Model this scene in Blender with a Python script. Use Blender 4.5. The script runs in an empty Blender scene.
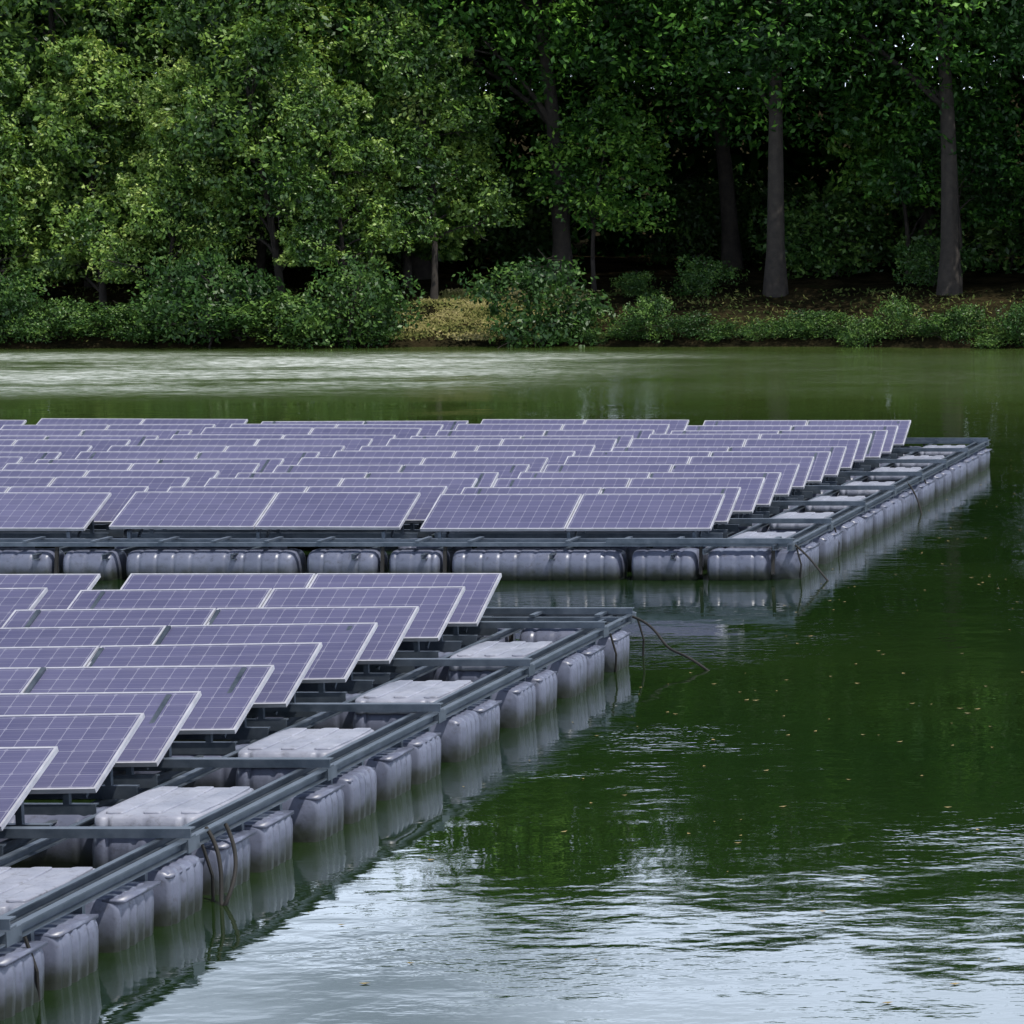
import bpy, math, random
import numpy as np
from mathutils import Vector, Matrix
random.seed(7); rng=np.random.default_rng(7)
scene=bpy.context.scene
scene.view_settings.view_transform='Standard'
scene.view_settings.look='None'
scene.view_settings.exposure=0

# ---------------------------------------------------------------- materials
def newmat(name):
    m=bpy.data.materials.new(name); m.use_nodes=True
    nt=m.node_tree; nt.nodes.clear()
    return m,nt,nt.nodes,nt.links
def N(nt,t,**kw):
    n=nt.nodes.new(t)
    for k,v in kw.items(): setattr(n,k,v)
    return n
def math_(nt,op,a,b=None,c=None,clamp=False):
    n=N(nt,'ShaderNodeMath',operation=op); n.use_clamp=clamp
    for i,x in enumerate((a,b,c)):
        if x is None: continue
        if isinstance(x,(int,float)): n.inputs[i].default_value=x
        else: nt.links.new(x,n.inputs[i])
    return n.outputs[0]
def ramp(nt,fac,stops):
    r=N(nt,'ShaderNodeValToRGB'); e=r.color_ramp.elements
    while len(e)>1: e.remove(e[-1])
    e[0].position=stops[0][0]; e[0].color=(*stops[0][1],1)
    for p,c in stops[1:]:
        x=e.new(p); x.color=(*c,1)
    nt.links.new(fac,r.inputs[0]); return r.outputs[0]
def noise(nt,vec,scale,detail=3,rough=.5):
    n=N(nt,'ShaderNodeTexNoise'); n.inputs['Scale'].default_value=scale
    n.inputs['Detail'].default_value=detail; n.inputs['Roughness'].default_value=rough
    if vec is not None: nt.links.new(vec,n.inputs['Vector'])
    return n.outputs[0]
def mixc(nt,fac,a,b,mode='MIX'):
    n=N(nt,'ShaderNodeMix',data_type='RGBA',blend_type=mode)
    for i,x in ((0,fac),(6,a),(7,b)):
        if isinstance(x,(int,float)): n.inputs[i].default_value=x
        elif isinstance(x,tuple): n.inputs[i].default_value=(*x,1)
        else: nt.links.new(x,n.inputs[i])
    return n.outputs[2]
def smooth(nt,x,a,b):
    n=N(nt,'ShaderNodeMapRange',interpolation_type='SMOOTHSTEP'); n.inputs[1].default_value=a; n.inputs[2].default_value=b
    if a>b:
        n.inputs[1].default_value=b; n.inputs[2].default_value=a; n.inputs[3].default_value=1; n.inputs[4].default_value=0
    nt.links.new(x,n.inputs[0]); return n.outputs[0]

def simple(name,cols,scale=3,rough=.6,metal=0,stain=False,bump=0.0):
    m,nt,_,L=newmat(name)
    geo=N(nt,'ShaderNodeNewGeometry')
    out=N(nt,'ShaderNodeOutputMaterial'); p=N(nt,'ShaderNodeBsdfPrincipled')
    nz=noise(nt,geo.outputs['Position'],scale,5,.6)
    c=ramp(nt,nz,[(.3,cols[0]),(.7,cols[1])])
    if stain:
        sep=N(nt,'ShaderNodeSeparateXYZ'); L.new(geo.outputs['Position'],sep.inputs[0])
        n2=noise(nt,geo.outputs['Position'],7,4,.6)
        z=math_(nt,'ADD',sep.outputs[2],math_(nt,'MULTIPLY',math_(nt,'SUBTRACT',n2,.5),.22))
        c=mixc(nt,smooth(nt,z,.26,.04),c,(.02,.024,.018))
        n3=noise(nt,geo.outputs['Position'],14,5,.7)
        sp=ramp(nt,n3,[(.54,(1,1,1)),(.72,(.6,.58,.54))])
        c=mixc(nt,1.0,c,sp,'MULTIPLY')
    L.new(c,p.inputs['Base Color'])
    rr=math_(nt,'ADD',math_(nt,'MULTIPLY',nz,.25),rough-.12)
    L.new(rr,p.inputs['Roughness']); p.inputs['Metallic'].default_value=metal
    if bump:
        b=N(nt,'ShaderNodeBump'); b.inputs['Strength'].default_value=1; b.inputs['Distance'].default_value=bump
        L.new(noise(nt,geo.outputs['Position'],scale*8,4,.6),b.inputs['Height']); L.new(b.outputs[0],p.inputs['Normal'])
    L.new(p.outputs[0],out.inputs[0]); return m

M_float=simple('plastic_float',((.085,.095,.14),(.135,.147,.205)),2.2,.36,0,True,.003)
M_pad=simple('plastic_pad',((.17,.18,.23),(.30,.31,.37)),3,.45,0,True,.003)
M_rail=simple('galvanised_rail',((.06,.08,.105),(.14,.165,.20)),5,.42,.6)
M_alu=simple('aluminium_frame',((.42,.42,.47),(.58,.58,.63)),6,.4,.35)
M_black=simple('black_rope',((.006,.006,.006),(.018,.016,.014)),8,.8)
M_back=simple('panel_backsheet',((.07,.07,.08),(.1,.1,.11)),4,.6)
M_bark=simple('bark',((.012,.009,.007),(.04,.032,.025)),4,.9,0,False,.03)

def mat_glass():
    m,nt,_,L=newmat('solar_cells')
    uv=N(nt,'ShaderNodeUVMap'); sep=N(nt,'ShaderNodeSeparateXYZ'); L.new(uv.outputs[0],sep.inputs[0])
    def line(o,w):
        f=math_(nt,'FRACT',o); d=math_(nt,'MINIMUM',f,math_(nt,'SUBTRACT',1.0,f))
        return d, math_(nt,'LESS_THAN',d,w)
    du,lu=line(sep.outputs[0],.022); dv,lv=line(sep.outputs[1],.022)
    dia=math_(nt,'LESS_THAN',math_(nt,'ADD',du,dv),.12)
    ln=math_(nt,'MAXIMUM',math_(nt,'MAXIMUM',lu,lv),dia)
    f3=math_(nt,'FRACT',math_(nt,'MULTIPLY',sep.outputs[1],3.0))
    bb=math_(nt,'LESS_THAN',math_(nt,'ABSOLUTE',math_(nt,'SUBTRACT',f3,.5)),.03)
    cell=N(nt,'ShaderNodeTexWhiteNoise',noise_dimensions='2D')
    fl=N(nt,'ShaderNodeVectorMath',operation='FLOOR'); L.new(uv.outputs[0],fl.inputs[0]); L.new(fl.outputs[0],cell.inputs['Vector'])
    geo=N(nt,'ShaderNodeNewGeometry')
    big=noise(nt,geo.outputs['Position'],.35,3)
    v=math_(nt,'ADD',math_(nt,'MULTIPLY',cell.outputs[0],.2),math_(nt,'MULTIPLY',big,.8))
    base=ramp(nt,v,[(.2,(.054,.054,.118)),(.9,(.104,.102,.190))])
    c=mixc(nt,math_(nt,'MULTIPLY',bb,.3),base,(.24,.24,.3))
    c=mixc(nt,math_(nt,'MULTIPLY',ln,.32),c,(.42,.42,.50))
    d=noise(nt,geo.outputs['Position'],3.0,6,.65)
    c=mixc(nt,math_(nt,'MULTIPLY',d,.14),c,(.28,.27,.28))
    p=N(nt,'ShaderNodeBsdfPrincipled'); L.new(c,p.inputs['Base Color'])
    p.inputs['Roughness'].default_value=.2; p.inputs['IOR'].default_value=1.5
    out=N(nt,'ShaderNodeOutputMaterial'); L.new(p.outputs[0],out.inputs[0]); return m
M_glass=mat_glass()

def mat_leaf(name,stops,trans=.0,gloss=0.0,ow=.2):
    m,nt,_,L=newmat(name)
    at=N(nt,'ShaderNodeAttribute',attribute_name='tint'); oi=N(nt,'ShaderNodeObjectInfo')
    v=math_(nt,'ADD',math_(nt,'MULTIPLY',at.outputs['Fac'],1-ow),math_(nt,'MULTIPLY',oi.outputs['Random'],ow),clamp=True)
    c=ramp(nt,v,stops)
    p=N(nt,'ShaderNodeBsdfDiffuse'); L.new(c,p.inputs[0]); cur=p.outputs[0]
    out=N(nt,'ShaderNodeOutputMaterial')
    if trans:
        t=N(nt,'ShaderNodeBsdfTranslucent'); L.new(mixc(nt,1.0,c,(1.4,1.45,.5),'MULTIPLY'),t.inputs[0])
        mx=N(nt,'ShaderNodeMixShader'); mx.inputs[0].default_value=trans
        L.new(cur,mx.inputs[1]); L.new(t.outputs[0],mx.inputs[2]); cur=mx.outputs[0]
    if gloss:
        g=N(nt,'ShaderNodeBsdfGlossy'); g.inputs['Roughness'].default_value=.45; g.inputs[0].default_value=(1,1,1,1)
        mx=N(nt,'ShaderNodeMixShader'); mx.inputs[0].default_value=gloss
        L.new(cur,mx.inputs[1]); L.new(g.outputs[0],mx.inputs[2]); cur=mx.outputs[0]
    L.new(cur,out.inputs[0])
    return m
M_leafA=mat_leaf('leaves_bright',[(0,(.012,.038,.007)),(.38,(.048,.105,.018)),(.68,(.145,.24,.04)),(1,(.38,.46,.13))],.18,.025,.28)
M_leafB=mat_leaf('leaves_dark',[(0,(.005,.020,.004)),(.5,(.017,.055,.008)),(.8,(.05,.13,.016)),(1,(.13,.27,.035))],0,.015)
M_leafB2=mat_leaf('leaves_mid',[(0,(.010,.036,.006)),(.5,(.040,.11,.014)),(1,(.18,.32,.045))],.12,.02)
M_leafD=mat_leaf('leaves_backdrop',[(0,(.004,.014,.004)),(.55,(.016,.045,.008)),(1,(.05,.11,.018))],0,0)
M_leafC=mat_leaf('leaves_shrub',[(0,(.008,.026,.006)),(.5,(.026,.066,.012)),(1,(.11,.19,.035))],0,.02,.35)
M_grass=mat_leaf('grass_blades',[(0,(.05,.07,.02)),(.5,(.17,.165,.055)),(1,(.34,.29,.14))],0,0,.0)

# ---------------------------------------------------------------- mesh helpers
class MB:
    def __init__(s): s.v=[]; s.f=[]; s.uv=[]
    def quad(s,pts,uv=None):
        i=len(s.v); s.v+= [tuple(p) for p in pts]; s.f.append(tuple(range(i,i+len(pts))))
    def boxP(s,P,u0,u1,v0,v1,n0,n1):
        i=len(s.v)
        for n in (n0,n1):
            for (u,v) in ((u0,v0),(u1,v0),(u1,v1),(u0,v1)): s.v.append(tuple(P(u,v,n)))
        for f in ((3,2,1,0),(4,5,6,7),(0,1,5,4),(1,2,6,5),(2,3,7,6),(3,0,4,7)): s.f.append(tuple(i+a for a in f))
    def box(s,x0,x1,y0,y1,z0,z1): s.boxP(lambda u,v,n:(u,v,n),x0,x1,y0,y1,z0,z1)
    def chanY(s,x,y0,y1,z,w=.06,h=.1,t=.012):
        s.box(x-w/2,x-w/2+t,y0,y1,z-h,z); s.box(x-w/2+t,x+w/2,y0,y1,z-t,z); s.box(x-w/2+t,x+w/2,y0,y1,z-h,z-h+t)
    def chanX(s,y,x0,x1,z,w=.06,h=.1,t=.012):
        s.box(x0,x1,y-w/2,y-w/2+t,z-h,z); s.box(x0,x1,y-w/2+t,y+w/2,z-t,z); s.box(x0,x1,y-w/2+t,y+w/2,z-h,z-h+t)
    def strut(s,a,b,w=.04):
        a=Vector(a); b=Vector(b); d=(b-a); l=d.length; d.normalize()
        q=d.to_track_quat('Z','Y'); 
        s.boxP(lambda u,v,n:a+q@Vector((u,v,n)),-w/2,w/2,-w/2,w/2,0,l)
    def tube(s,pts,rads,k=8):
        pts=[Vector(p) for p in pts]; base=len(s.v)
        for i,p in enumerate(pts):
            d=(pts[min(i+1,len(pts)-1)]-pts[max(i-1,0)]).normalized(); q=d.to_track_quat('Z','Y')
            for j in range(k):
                a=2*math.pi*j/k; s.v.append(tuple(p+q@Vector((math.cos(a)*rads[i],math.sin(a)*rads[i],0))))
        for i in range(len(pts)-1):
            for j in range(k):
                a=base+i*k+j; b=base+i*k+(j+1)%k
                s.f.append((a,b,b+k,a+k))
    def floatbody(s,c,L,W,H,axis='x',ex=3.2,rib=.32,depth=.05,k=28,taper=0.0,sharp=7):
        c=Vector(c); base=len(s.v); nst=max(24,int(L/.018)); st=[]
        for i in range(nst+1):
            t=-1+2*i/nst; t=math.copysign(abs(t)**.8,t)
            e=(max(0,1-abs(t)**(sharp*(.6+L))))**(.4)
            e=max(e,.02)
            g=abs(((t*L/2)/rib+.5)%1-.5)*rib
            gr=1-depth*max(0,1-(g/.028)**2) if abs(t)<.92 else 1
            st.append((t*L/2,e*gr))
        for (o,sc) in st:
            for j in range(k):
                a=2*math.pi*j/k; ca,sa=math.cos(a),math.sin(a)
                zz=math.copysign(abs(sa)**(2/ex),sa)
                y=math.copysign(abs(ca)**(2/ex),ca)*W/2*sc*(1+taper*zz); z=zz*H/2*(sc if sc<.7 else 1-(1-sc)*.6)
                s.v.append(tuple(c+(Vector((o,y,z)) if axis=='x' else Vector((-y,o,z)))))
        for i in range(nst):
            for j in range(k):
                a=base+i*k+j; b=base+i*k+(j+1)%k
                s.f.append((a,a+k,b+k,b))
        s.f.append(tuple(base+j for j in range(k))); s.f.append(tuple(base+nst*k+j for j in reversed(range(k))))
    def obj(s,name,mat,parent=None,smooth=False,bevel=0):
        me=bpy.data.meshes.new(name); me.from_pydata(s.v,[],s.f); me.materials.append(mat)
        if smooth: me.shade_smooth()
        o=bpy.data.objects.new(name,me); scene.collection.objects.link(o)
        if parent: o.parent=parent
        return o

# ---------------------------------------------------------------- solar arrays
TILT=math.radians(24.5)
def build_array(name,xr,xo,tops,nseg,pads_y,beams_y,y0,y1,front,roll,pitch=4.25):
    par=bpy.data.objects.new(name,None); scene.collection.objects.link(par)
    fr=MB(); gl=MB(); uvs=[]; bk=MB(); rails=MB(); fl=MB(); pd=MB(); lg=MB(); cab=MB()
    rr=random.Random(name)
    xl=xr-nseg*pitch
    for ri,ty in enumerate(tops):
        for sg in range(nseg):
            x1=xr-sg*pitch+rr.uniform(-.03,.03); 
            tl=TILT+math.radians(rr.uniform(-1.2,1.2)); zz=rr.uniform(-.02,.02)
            rl=(roll if ri<len(tops)-1 else 0)+rr.uniform(-.004,.004)
            for m in range(2):
                xa=x1-1.975*(2-m); 
                def P(u,v,n,xa=xa,tl=tl,zz=zz,x1=x1,rl=rl):
                    X=xa+u; d=.99-v
                    return Vector((X,ty-d*math.cos(tl)-n*math.sin(tl),1.0+zz-d*math.sin(tl)+n*math.cos(tl)+(X-x1)*rl))
                w=.99; l=1.96; b=.018
                fr.boxP(P,0,l,0,b,-.035,.004); fr.boxP(P,0,l,w-b,w,-.035,.004)
                fr.boxP(P,0,b,b,w-b,-.035,.004); fr.boxP(P,l-b,l,b,w-b,-.035,.004)
                gl.quad([P(b,b,0),P(l-b,b,0),P(l-b,w-b,0),P(b,w-b,0)])
                e=.12; o=rr.randrange(50)*13
                uvs+= [(o-e,-e),(o+12+e,-e),(o+12+e,6+e),(o-e,6+e)]
                bk.quad([P(b,b,-.012),P(b,w-b,-.012),P(l-b,w-b,-.012),P(l-b,b,-.012)])
            for ux in (.25,1.95,3.7):
                X=x1-ux; c=math.cos(tl); sn=math.sin(tl)
                lg.strut((X,ty-.12,.46),(X,ty-.12,.9),.045)
                lg.strut((X,ty-.99*c+.06,.46),(X,ty-.99*c+.06,.56),.045)
                lg.strut((X,ty-.99*c+.04,.55),(X,ty-.04,.955),.04)
                lg.strut((X,ty-.55,.46),(X,ty-.15,.82),.03)
            for (yy) in (ty-.12,ty-.84):
                rails.chanX(yy,x1-4.0,x1-.03,.47)
    ya,yb=y0,y1
    for sg in range(nseg):
        for ux in (.3,1.9,3.6):
            rails.chanY(xr-sg*pitch-ux,ya,yb,.365,.05,.08)
    rails.chanY(xo,ya,yb,.495,.055,.085); rails.chanY(xo-.2,ya,yb,.485,.04,.07)
    rails.chanY(xo-1.12,ya,yb,.43,.05,.07)
    for by in beams_y:
        rails.chanX(by,xr-1.2,xo+.03,.56,.09,.065)
        rails.box(xo-.03,xo+.035,by-.10,by+.10,.40,.494)
    y=ya+.3; k=0
    while y<yb-.3:
        ln=[.60,.60][k%2]
        if y+ln>yb: break
        fl.floatbody((xo-.13+rr.uniform(-.03,.03),y+ln/2,.125+rr.uniform(-.02,.02)),ln,.46,.50,'y',5,.118,.08,taper=.07,sharp=13)
        fl.box(xo-.05,xo+.10,y+.02,y+ln-.02,.325,.348)
        rails.box(xo-.16,xo-.02,y+ln+.02,y+ln+.065,.2,.41)
        y+=ln+[.12,.42][k%2]*rr.uniform(.8,1.2); k+=1
    for i,py in enumerate(pads_y):
        j=rr.uniform(-.05,.05); zt=rr.uniform(-.015,.015)
        for q in (-.31,.31):
            fl.floatbody((xo-.72,py+q+j,.13),.72,.56,.5,'x',3.6,.2,.05)
        xa,xb=xo-1.06,xo-.24
        pd.floatbody(((xa+xb)/2,py+j,.40+zt),xb-xa,1.18,.15,'x',7,.27,.04,taper=-.02,sharp=12)
        for k in range(3):
            xx=xa+.08+k*.27
            pd.floatbody((xx+.085,py+j,.472+zt),.17,1.0,.03,'x',8,.9,.0,sharp=12)
    for py in pads_y:
        x=xr-.02+.25
        k=0
        while x>xl:
            L=[1.35,2.3,.95][k%3] if k else 1.15
            if k<2 or nseg<4 or k%2==0:
                fl.floatbody((x-L/2,py+.1,.16),L,.55,.5,'x',2.8,.24,.05)
            x-=L+.12; k+=1
    for (fy,zz) in ((front,.15),(y1-.25,.15)):
        x=xo-.30; k=0
        while x>xl:
            L=[.85,.9,2.28][k] if k<3 else [ .72,.98,2.3][(k-3)%3]
            fl.floatbody((x-L/2,fy+rr.uniform(-.02,.02),zz+rr.uniform(-.012,.012)),L,.6,.48,'x',2.9,.23,.07)
            if rr.random()<.8:
                cab.strut((x+.05,fy-.2,.45),(x+.05,fy-.26,.08),.04)
            x-=L+.11; k+=1
        rails.chanX(fy-.22,xl,xo,.50,.05,.05); rails.chanX(fy+.25,xl,xo,.50,.06,.06)
        rails.box(xl,xo-1.5,fy-.12,fy+.12,.452,.47)
        x=xo-.3
        while x>xl:
            lg.box(x,x+.06,fy-.26,fy+.3,.505,.53); x-=rr.choice([.9,1.3,.7])
    for by in beams_y:
        if rr.random()<.6: cab.tube([(xo+.05,by+.1,.42),(xo+.1,by+.13,.2),(xo+.07,by+.2,-.05)],[.012]*3,6)
    fr.obj('panel_frames',M_alu,par); g=gl.obj('panel_cells',M_glass,par)
    ul=g.data.uv_layers.new(name='UVMap'); ul.data.foreach_set('uv',np.array(uvs,dtype=np.float32).ravel())
    bk.obj('panel_backs',M_back,par); rails.obj('support_rails',M_rail,par); lg.obj('panel_legs',M_rail,par)
    fl.obj('pontoon_floats',M_float,par,True); pd.obj('walkway_pads',M_pad,par,True); cab.obj('straps_and_cables',M_black,par)
    return par
topsN=[31.66]
for i in range(11): topsN.append(topsN[-1]-(1.17 if i%2==0 else 1.47))
topsN=sorted(topsN)
topsF=[41.3]
for i in range(12): topsF.append(topsF[-1]+(1.17 if i%2==0 else 1.47))
build_array('floating_solar_array',-9.55,-8.36,topsN,3,[21.75+2.7*i for i in range(-3,4)],[23.1+2.7*i for i in range(-3,4)]+[32.35],13.6,32.5,13.8,.012)
build_array('floating_solar_array',-9.33,-8.08,topsF,6,[40.9+2.7*i for i in range(0,7)],[39.6+2.7*i for i in range(0,8)],39.45,58.9,39.85,.0,4.22)

def rope(name,pts,r=.014):
    cu=bpy.data.curves.new(name,'CURVE'); cu.dimensions='3D'; cu.bevel_depth=r; cu.bevel_resolution=3
    sp=cu.splines.new('NURBS'); sp.points.add(len(pts)-1); sp.use_endpoint_u=True; sp.order_u=4
    for p,q in zip(sp.points,pts): p.co=(*q,1)
    cu.materials.append(M_black); o=bpy.data.objects.new(name,cu); scene.collection.objects.link(o)
rope('mooring_rope',[(-8.36,32.3,.48),(-8.1,32.2,.42),(-7.9,31.9,.2),(-7.7,31.7,.16),(-7.5,31.6,.1),(-7.2,31.4,-.08)])
rope('mooring_rope',[(-8.36,20.7,.5),(-8.2,20.6,.35),(-8.22,20.5,-.1),(-8.1,20.4,.05),(-8.12,20.7,.3),(-8.34,21,.46)])
rope('mooring_rope',[(-8.08,39.7,.48),(-7.85,39.6,.35),(-7.7,39.6,.1),(-7.5,39.5,-.1)])
rope('mooring_rope',[(-8.08,49,.5),(-7.9,49,.3),(-7.8,48.8,-.1)])

# ---------------------------------------------------------------- terrain
def shore(x): return 116+.8*np.sin(x*.15)+.4*np.sin(x*.53+1)
def gz(x,y):
    x=np.asarray(x,float); y=np.asarray(y,float)
    s=y-shore(x)
    zf=np.where(s<0,np.maximum(-1.5,s*.5),np.where(s<.5,s*.7,np.where(s<9,.35+(s-.5)*.2,2.05+(s-9)*.05)))
    n=6.5-y
    zn=np.where(n<0,np.maximum(-1.5,n*.5),np.minimum(3.1,n*.5))
    e=np.maximum(x-70,-x-190); ze=np.where(e<0,np.maximum(-1.5,e*.3),np.minimum(4,e*.25))
    z=np.maximum(np.maximum(zf,zn),ze)
    bump=.12*np.sin(x*.9+y*.5)*np.sin(y*.8-x*.3)+.06*np.sin(x*2.3+1)*np.sin(y*2.1)
    return z+np.where(z>.2,bump*np.clip(z,0,1),0)
xs=np.unique(np.concatenate([np.linspace(-900,-100,20),np.arange(-100,22,1.0),np.linspace(22,700,20)]))
ys=np.unique(np.concatenate([np.linspace(-300,0,10),np.arange(0,10,1.0),np.linspace(10,110,16),np.arange(110,135,.7),np.linspace(135,160,10),np.linspace(160,1500,14)]))
X,Y=np.meshgrid(xs,ys); Z=gz(X,Y)
v=np.stack([X,Y,Z],-1).reshape(-1,3); nx=len(xs); ny=len(ys)
f=[(j*nx+i,j*nx+i+1,(j+1)*nx+i+1,(j+1)*nx+i) for j in range(ny-1) for i in range(nx-1)]
me=bpy.data.meshes.new('ground'); me.from_pydata(v.tolist(),[],f); me.shade_smooth()
m,nt,_,L=newmat('bank_soil'); geo=N(nt,'ShaderNodeNewGeometry')
n1=noise(nt,geo.outputs['Position'],.5,6,.6); n2=noise(nt,geo.outputs['Position'],5,6,.7)
c=ramp(nt,n1,[(.35,(.010,.010,.006)),(.5,(.02,.018,.010)),(.62,(.034,.027,.015)),(.75,(.02,.028,.010))])
c=mixc(nt,.7,c,ramp(nt,n2,[(.3,(.35,.33,.3)),(.7,(1.3,1.25,1.1))]),'MULTIPLY')
p=N(nt,'ShaderNodeBsdfDiffuse'); L.new(c,p.inputs[0])
b=N(nt,'ShaderNodeBump'); b.inputs['Distance'].default_value=.1; L.new(n2,b.inputs['Height']); L.new(b.outputs[0],p.inputs['Normal'])
o_=N(nt,'ShaderNodeOutputMaterial'); L.new(p.outputs[0],o_.inputs[0]); me.materials.append(m)
scene.collection.objects.link(bpy.data.objects.new('ground',me))

# ---------------------------------------------------------------- water
me=bpy.data.meshes.new('lake_water'); me.from_pydata([(-260,4,0),(120,4,0),(120,124,0),(-260,124,0)],[],[(0,1,2,3)])
m,nt,_,L=newmat('lake_water'); geo=N(nt,'ShaderNodeNewGeometry'); pos=geo.outputs['Position']
sep=N(nt,'ShaderNodeSeparateXYZ'); L.new(pos,sep.inputs[0])
def mapv(sx,sy):
    mp=N(nt,'ShaderNodeMapping'); mp.inputs['Scale'].default_value=(sx,sy,1); L.new(pos,mp.inputs[0]); return mp.outputs[0]
calm=noise(nt,mapv(.12,.2),1.0,4)
calmf=ramp(nt,calm,[(.38,(.15,.15,.15)),(.64,(1,1,1))])
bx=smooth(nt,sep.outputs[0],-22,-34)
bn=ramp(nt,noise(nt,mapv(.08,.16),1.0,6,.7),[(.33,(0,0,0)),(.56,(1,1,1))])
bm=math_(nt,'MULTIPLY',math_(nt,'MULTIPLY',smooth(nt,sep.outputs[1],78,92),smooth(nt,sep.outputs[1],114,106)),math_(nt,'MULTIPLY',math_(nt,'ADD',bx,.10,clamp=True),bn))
h1=noise(nt,mapv(1.1,1.5),1.0,3,.5); h2=noise(nt,mapv(4.,7),1.0,3,.55)
gust=ramp(nt,noise(nt,mapv(.22,.3),1.0,4,.6),[(.5,(0,0,0)),(.66,(1,1,1))])
h=math_(nt,'ADD',math_(nt,'MULTIPLY',h1,.012),math_(nt,'MULTIPLY',h2,.0020))
h=math_(nt,'MULTIPLY',h,calmf)
h=math_(nt,'ADD',h,math_(nt,'MULTIPLY',math_(nt,'MULTIPLY',gust,.0055),h2))
h=math_(nt,'ADD',h,math_(nt,'MULTIPLY',math_(nt,'MULTIPLY',bm,.12),h2))
b=N(nt,'ShaderNodeBump'); b.inputs['Strength'].default_value=1; b.inputs['Distance'].default_value=1; L.new(h,b.inputs['Height'])
fz=N(nt,'ShaderNodeFresnel'); fz.inputs[0].default_value=1.7; L.new(b.outputs[0],fz.inputs[1])
gl=N(nt,'ShaderNodeBsdfGlossy'); gl.inputs[0].default_value=(1,1,1,1); L.new(b.outputs[0],gl.inputs['Normal'])
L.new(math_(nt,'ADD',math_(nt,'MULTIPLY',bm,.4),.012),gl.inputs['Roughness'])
df=N(nt,'ShaderNodeBsdfDiffuse')
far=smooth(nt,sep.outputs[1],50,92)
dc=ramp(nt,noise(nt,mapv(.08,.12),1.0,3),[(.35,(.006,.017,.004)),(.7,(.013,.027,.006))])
dc=mixc(nt,far,dc,(.05,.08,.018))  # lighter green far out: reflection of the lit forest put into the diffuse colour
spk=ramp(nt,noise(nt,mapv(1.6,2.6),1.0,4,.75),[(.44,(.10,.13,.08)),(.58,(.55,.58,.56))])  # pale speckle: sky glare on ruffled water, painted as diffuse colour
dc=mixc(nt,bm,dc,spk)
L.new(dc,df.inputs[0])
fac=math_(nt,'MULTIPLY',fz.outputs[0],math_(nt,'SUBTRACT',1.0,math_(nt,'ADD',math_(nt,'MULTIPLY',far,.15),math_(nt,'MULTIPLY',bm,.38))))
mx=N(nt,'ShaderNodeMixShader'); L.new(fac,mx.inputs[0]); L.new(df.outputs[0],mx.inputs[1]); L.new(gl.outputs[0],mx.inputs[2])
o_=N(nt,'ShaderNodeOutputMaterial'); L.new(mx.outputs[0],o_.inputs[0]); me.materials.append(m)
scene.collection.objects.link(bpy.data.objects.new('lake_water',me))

fv=MB()
for i in range(620):
    x=rng.uniform(-8,4) if i%3 else rng.uniform(-10,2); y=rng.uniform(16,62); a=rng.uniform(0,6.28); s=rng.uniform(.012,.038)
    if x< -7.9 and y<60: continue
    fv.quad([(x+math.cos(a+k*1.57)*s*(1 if k%2 else .6),y+math.sin(a+k*1.57)*s*(1 if k%2 else .6),.006+.004*(k%2)) for k in range(4)])
M_fl=simple('fallen_leaf',((.12,.10,.03),(.3,.22,.08)),3,.7)
fv.obj('floating_leaves',M_fl)

# ---------------------------------------------------------------- trees
def leafmesh(name,mb,C,Nn,S,T,leafmat,aspect=.5):
    n=len(C); r=rng.normal(size=(n,3)); 
    t=np.cross(Nn,r); t/=np.linalg.norm(t,axis=1)[:,None]+1e-9; bt=np.cross(Nn,t)
    bt/=np.linalg.norm(bt,axis=1)[:,None]+1e-9
    a=t*S[:,None]*.5; bb=bt*S[:,None]*.5*aspect
    V=np.stack([C-a,C-bb-a*.1,C+a,C+bb-a*.1],1).reshape(-1,3)
    wv=np.array(mb.v,dtype=float).reshape(-1,3); nw=len(wv); nwf=len(mb.f)
    allv=np.concatenate([wv,V]); 
    me=bpy.data.meshes.new(name); nf=nwf+n
    loops=[i for f in mb.f for i in f]; 
    me.vertices.add(len(allv)); me.vertices.foreach_set('co',allv.astype(np.float32).ravel())
    li=np.concatenate([np.array(loops,dtype=np.int32),np.arange(n*4,dtype=np.int32)+nw])
    me.loops.add(len(li)); me.loops.foreach_set('vertex_index',li)
    tot=np.concatenate([np.array([len(f) for f in mb.f],dtype=np.int32),np.full(n,4,dtype=np.int32)])
    st=np.concatenate([[0],np.cumsum(tot)[:-1]]).astype(np.int32)
    me.polygons.add(nf); me.polygons.foreach_set('loop_start',st); me.polygons.foreach_set('loop_total',tot)
    me.materials.append(M_bark); me.materials.append(leafmat)
    me.polygons.foreach_set('material_index',np.concatenate([np.zeros(nwf,dtype=np.int32),np.ones(n,dtype=np.int32)]))
    me.update(calc_edges=True)
    at=me.attributes.new('tint','FLOAT','FACE'); at.data.foreach_set('value',np.concatenate([np.zeros(nwf),T]).astype(np.float32))
    me.validate(); return me
class Field:
    def __init__(s,wl,k=32):
        d=rng.normal(size=(k,3)); d/=np.linalg.norm(d,axis=1)[:,None]
        s.k=d*(2*math.pi/(wl*rng.uniform(.65,1.5,k)))[:,None]; s.p=rng.uniform(0,6.28,k)
    def val(s,P): return np.sqrt(2/len(s.p))*np.cos(P@s.k.T+s.p).sum(1)
    def vg(s,P):
        a=P@s.k.T+s.p; c=np.sqrt(2/len(s.p)); return c*np.cos(a).sum(1), -c*np.sin(a)@s.k
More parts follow.
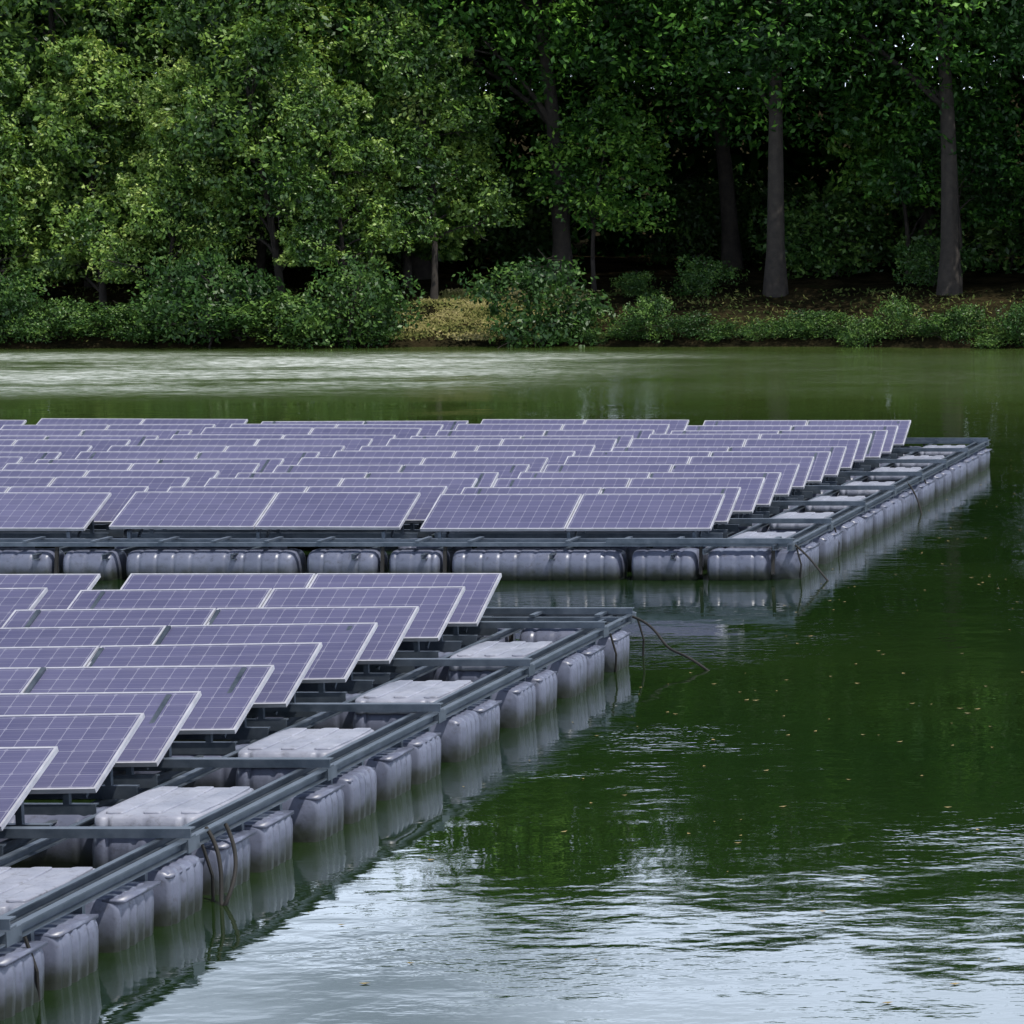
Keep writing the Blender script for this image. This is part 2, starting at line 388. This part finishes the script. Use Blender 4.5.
def field_leaves(n,cen,rad,size,wl=(2.6,1.0),amp=(.26,.13),thick=.14,bottom=-.8,flatf=1.0):
    cen=np.array(cen); rad=np.array(rad); f1=Field(wl[0]); f2=Field(wl[1]); f3=Field(wl[0]*1.3)
    out=[[],[],[],[]]; got=0; it=0
    while got<n and it<80:
        it+=1
        d=rng.normal(size=(40000,3)); d/=np.linalg.norm(d,axis=1)[:,None]
        q=d*(rng.uniform(.35,1.5,40000)[:,None]); q=q[q[:,2]>bottom]
        P=q*rad; sc=np.array([1,1,flatf])
        v1,g1=f1.vg(P*sc); v2,g2=f2.vg(P*sc); r=np.linalg.norm(q,axis=1)
        F=1-r+amp[0]*v1+amp[1]*v2
        G=-(q/rad)/r[:,None]+amp[0]*g1*sc+amp[1]*g2*sc
        keep=(F>0)&(rng.uniform(size=len(F))<np.exp(-F/thick))
        P,G,F,v2,v3=P[keep],G[keep],F[keep],(v1+v2)[keep],f3.val(P[keep])
        nn=-G/(np.linalg.norm(G,axis=1)[:,None]+1e-6)
        out[0].append(P+cen); out[1].append(nn); out[2].append(v3); out[3].append(v2); got+=len(P)
    P,nn,v3,v2=[np.concatenate(o)[:n] for o in out]; m=len(P)
    N2=nn*.95+np.array([0,0,.2])+rng.normal(size=(m,3))*.32; N2/=np.linalg.norm(N2,axis=1)[:,None]
    T=np.clip(.40+.21*v3+.14*v2+.22*nn[:,2]+rng.normal(size=m)*.12,0,1)  # upward-facing foliage gets a lighter tint, light from above painted in
    return P,N2,rng.uniform(.6,1.35,m)*size,T
def make_tree(name,H,zc0,R,nleaf,size,leafmat,trunk_r,nlimb=14,lobes=4,lean_=.07,lr=(.5,.7),**kw):
    mb=MB(); lean=rng.uniform(-lean_,lean_,2)
    tp=[(lean[0]*H*i/8+.3*math.sin(i/2+H),lean[1]*H*i/8+.25*math.sin(i/2+R),-.6+i/8*(H*.84+.6)) for i in range(9)]
    tr=[trunk_r*(1.4 if i==0 else 1)*(1-i/8*.85) for i in range(9)]
    mb.tube(tp,tr,9)
    def trunk_at(z):
        z=min(max(z,0),H*.82); k=(z+.6)/(H*.84+.6)*8; i=min(int(k),7); a=Vector(tp[i]); b_=Vector(tp[i+1]); return a.lerp(b_,k-i), tr[i]*(1-(k-i))+tr[i+1]*(k-i)
    parts=[]; hz=(H-zc0)/2
    for l in range(lobes):
        a=l*2.399+rng.uniform(-.5,.5); u=(l+.5)/lobes
        z=zc0+(H-zc0)*(.15+.68*u); q=R*.6*(1-u*.6); c0,_=trunk_at(z)
        cen=(c0.x+math.cos(a)*q,c0.y+math.sin(a)*q,z); rr_=R*rng.uniform(*lr)*(1-.25*u)
        rz=min(hz*rng.uniform(.38,.55),rr_*1.05)
        parts.append(field_leaves(nleaf//lobes,cen,(rr_,rr_,rz),size,**kw))
        for j in range(max(2,nlimb//lobes)):
            e=Vector(cen)+Vector((rng.normal()*rr_*.5,rng.normal()*rr_*.5,rng.normal()*rz*.4))
            b0,r_=trunk_at(max(e.z-rr_*rng.uniform(.5,1.1),zc0*.45+.2)); mid=b0.lerp(e,.5)+Vector((rng.normal()*.3,rng.normal()*.3,.2))
            r0=max(.025,r_*.5); mb.tube([b0,b0.lerp(mid,.5)+Vector((0,0,.1)),mid,mid.lerp(e,.6),e],[r0,r0*.8,r0*.6,r0*.35,.012],6)
            for w_ in range(3):
                e2=e+Vector(rng.normal(size=3))*rr_*.4; mb.tube([mid.lerp(e,.6),mid.lerp(e2,.8),e2],[r0*.3,r0*.2,.008],4)
    C,Nn,S,T=[np.concatenate(x) for x in zip(*parts)]
    return leafmesh(name,mb,C,Nn,S,T,leafmat)
def place(mesh,name,x,y,s=1,sz=None):
    o=bpy.data.objects.new(name,mesh); scene.collection.objects.link(o)
    o.location=(x,y,float(gz(x,y))-.1); o.rotation_euler=(rng.uniform(-.05,.05),rng.uniform(-.05,.05),rng.uniform(0,6.28)); o.scale=(s,s,sz or s); return o

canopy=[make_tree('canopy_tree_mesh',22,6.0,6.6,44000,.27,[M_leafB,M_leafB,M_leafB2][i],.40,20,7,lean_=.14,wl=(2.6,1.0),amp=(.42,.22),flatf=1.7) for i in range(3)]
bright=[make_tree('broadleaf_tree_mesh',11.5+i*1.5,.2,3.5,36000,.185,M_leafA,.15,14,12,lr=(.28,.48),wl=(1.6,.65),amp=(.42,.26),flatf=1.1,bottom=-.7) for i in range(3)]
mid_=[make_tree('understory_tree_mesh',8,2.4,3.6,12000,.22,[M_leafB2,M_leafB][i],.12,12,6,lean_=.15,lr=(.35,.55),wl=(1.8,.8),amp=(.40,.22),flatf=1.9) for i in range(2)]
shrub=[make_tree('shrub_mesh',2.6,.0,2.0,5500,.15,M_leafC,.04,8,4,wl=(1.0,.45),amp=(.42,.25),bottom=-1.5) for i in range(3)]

for row,(yy,st) in enumerate(((127.5,8.2),(138,8.0))):
    x=-92-row*3
    while x<22:
        yb=yy+rng.uniform(-2.2,2.2)+(2.5 if x<-34 else -3.0)*(row==0)
        sc=rng.uniform(.92,1.08)*(.93 if x<-36 else 1.12)
        ci=int(rng.integers(3))
        if x>-34 and ci==2 and row==0 and rng.random()<.75: ci=0
        place(canopy[ci],'canopy_tree',x+rng.uniform(-1.8,1.8),yb,sc); x+=st
for x,yy,s in [(-70,121,1.1),(-65,119.5,1),(-60.5,121,1.15),(-56.5,119.6,1.05),(-52.7,120.9,1.15),(-48.8,119.4,.8),(-45.5,120.8,1.15),(-42,119.8,.85),(-39.4,122.8,1.0),(-62,124,1.4),(-55,125,1.45),(-47.5,125,1.45),(-42,126,1.3)]:
    place(bright[rng.integers(3)],'broadleaf_tree',x+rng.uniform(-.4,.4),yy,s*rng.uniform(.9,1.06))
for x,yy,s in [(-34,127,1.0),(-19,127,1.1),(-12,124,.9),(-5,126,1),(-22,133,1.2),(3,123,1)]:
    place(mid_[rng.integers(2)],'understory_tree',x,yy,s)
x=-76
while x<10:
    if not (-39.2<x<-34.4):
        y=float(shore(x))+rng.uniform(-.1,.9); s=rng.uniform(.5,1.15)*(1 if x<-33 else .5)
        place(shrub[rng.integers(3)],'shrub',x,y,s*1.2,s*rng.uniform(.55,1.4))
    x+=rng.uniform(.7,1.6)
for i in range(46):
    x=rng.uniform(-33,10) if i<36 else rng.uniform(-75,-40); y=rng.uniform(119.5,127) if i<20 else rng.uniform(132,146); s=rng.uniform(.5,1.0)*(1 if i<20 else 2.3)
    if -41.5<x<-32 and y<127: continue
    place(shrub[rng.integers(3)],'shrub',x,y,s,s*rng.uniform(.8,1.1))
n=120000; gx=rng.uniform(-125,45,n); gyy=150+rng.normal(size=n)*2.2+2*np.sin(gx*.3)
topz=24.5+2.2*np.sin(gx*.28+1)+1.5*np.sin(gx*.71)+np.abs(rng.normal(size=n))*.8
zz=rng.uniform(0,1,n)*topz+1.0
Nn=np.stack([rng.normal(size=n)*.7,rng.normal(size=n)*.7-.5,rng.normal(size=n)*.4+.6],1); Nn/=np.linalg.norm(Nn,axis=1)[:,None]
bm_=leafmesh('background_forest',MB(),np.stack([gx,gyy,zz],1),Nn,rng.uniform(.6,1.1,n),np.clip(rng.normal(.3,.2,n),0,1),M_leafD,.6)
scene.collection.objects.link(bpy.data.objects.new('background_forest',bm_))

n=44000; gx=np.where(rng.uniform(size=n)<.65,rng.normal(-36.6,2.0,n),rng.uniform(-75,8,n)); s_=rng.uniform(.3,9,n); gy=shore(gx)+s_
keep=(np.sin(gx*.8+gy*.4)+np.sin(gx*2.1-gy)*.6+rng.normal(size=n)*.6)>-.35-.6*(np.abs(gx+36.6)<3)
gx,gy=gx[keep],gy[keep]; n=len(gx); gzz=gz(gx,gy)
C=np.stack([gx,gy,gzz+.05],1); Nn=np.stack([rng.normal(size=n)*.7,rng.normal(size=n)*.7-.4,rng.uniform(.1,1.1,n)],1); Nn/=np.linalg.norm(Nn,axis=1)[:,None]
gm=leafmesh('bank_grass',MB(),C,Nn,rng.uniform(.1,.26,n),np.clip(.5+.3*np.sin(gx*1.3+gy*.9)*np.sin(gx*.7-gy*1.7)+rng.normal(0,.2,n)-.55*(np.abs(gx+36.6)>3.4),0,1),M_grass,.3)
scene.collection.objects.link(bpy.data.objects.new('bank_grass',gm))

# ---------------------------------------------------------------- light
SE,SA=math.radians(64),math.radians(118)
sd=Vector((math.sin(SA)*math.cos(SE),math.cos(SA)*math.cos(SE),math.sin(SE)))
sl=bpy.data.lights.new('sun','SUN'); sl.energy=5.0; sl.angle=math.radians(.5); sl.color=(1,.965,.9)
so=bpy.data.objects.new('sun',sl); scene.collection.objects.link(so); so.rotation_euler=sd.to_track_quat('Z','Y').to_euler(); so.location=(0,0,60)
w=bpy.data.worlds.new('World'); scene.world=w; w.use_nodes=True; nt=w.node_tree; nt.nodes.clear()
sky=N(nt,'ShaderNodeTexSky',sky_type='NISHITA'); sky.sun_disc=False; sky.sun_elevation=SE; sky.sun_rotation=SA
tc=N(nt,'ShaderNodeTexCoord'); mp=N(nt,'ShaderNodeMapping'); mp.inputs['Scale'].default_value=(1,1,3); nt.links.new(tc.outputs['Generated'],mp.inputs[0])
sp=N(nt,'ShaderNodeSeparateXYZ'); nt.links.new(tc.outputs['Generated'],sp.inputs[0])
cf=ramp(nt,noise(nt,mp.outputs[0],2.2,7,.55),[(.30,(0,0,0)),(.52,(1,1,1))])
cf=math_(nt,'MULTIPLY',cf,smooth(nt,sp.outputs[2],.5,.32))
col=mixc(nt,math_(nt,'MULTIPLY',cf,.88),sky.outputs[0],(28.,32.5,40.))
bg=N(nt,'ShaderNodeBackground'); nt.links.new(col,bg.inputs[0]); bg.inputs[1].default_value=.075
wo=N(nt,'ShaderNodeOutputWorld'); nt.links.new(bg.outputs[0],wo.inputs[0])

# ---------------------------------------------------------------- camera
cd=bpy.data.cameras.new('camera'); cam=bpy.data.objects.new('camera',cd); scene.collection.objects.link(cam)
cd.sensor_width=36; cd.lens=3000*36/1024; cd.shift_x=-(1400-512)/1024; cd.clip_end=3000
cam.location=(0,0,4.7); cam.rotation_euler=(math.radians(90)-math.atan(287/3000),0,0)
scene.camera=cam
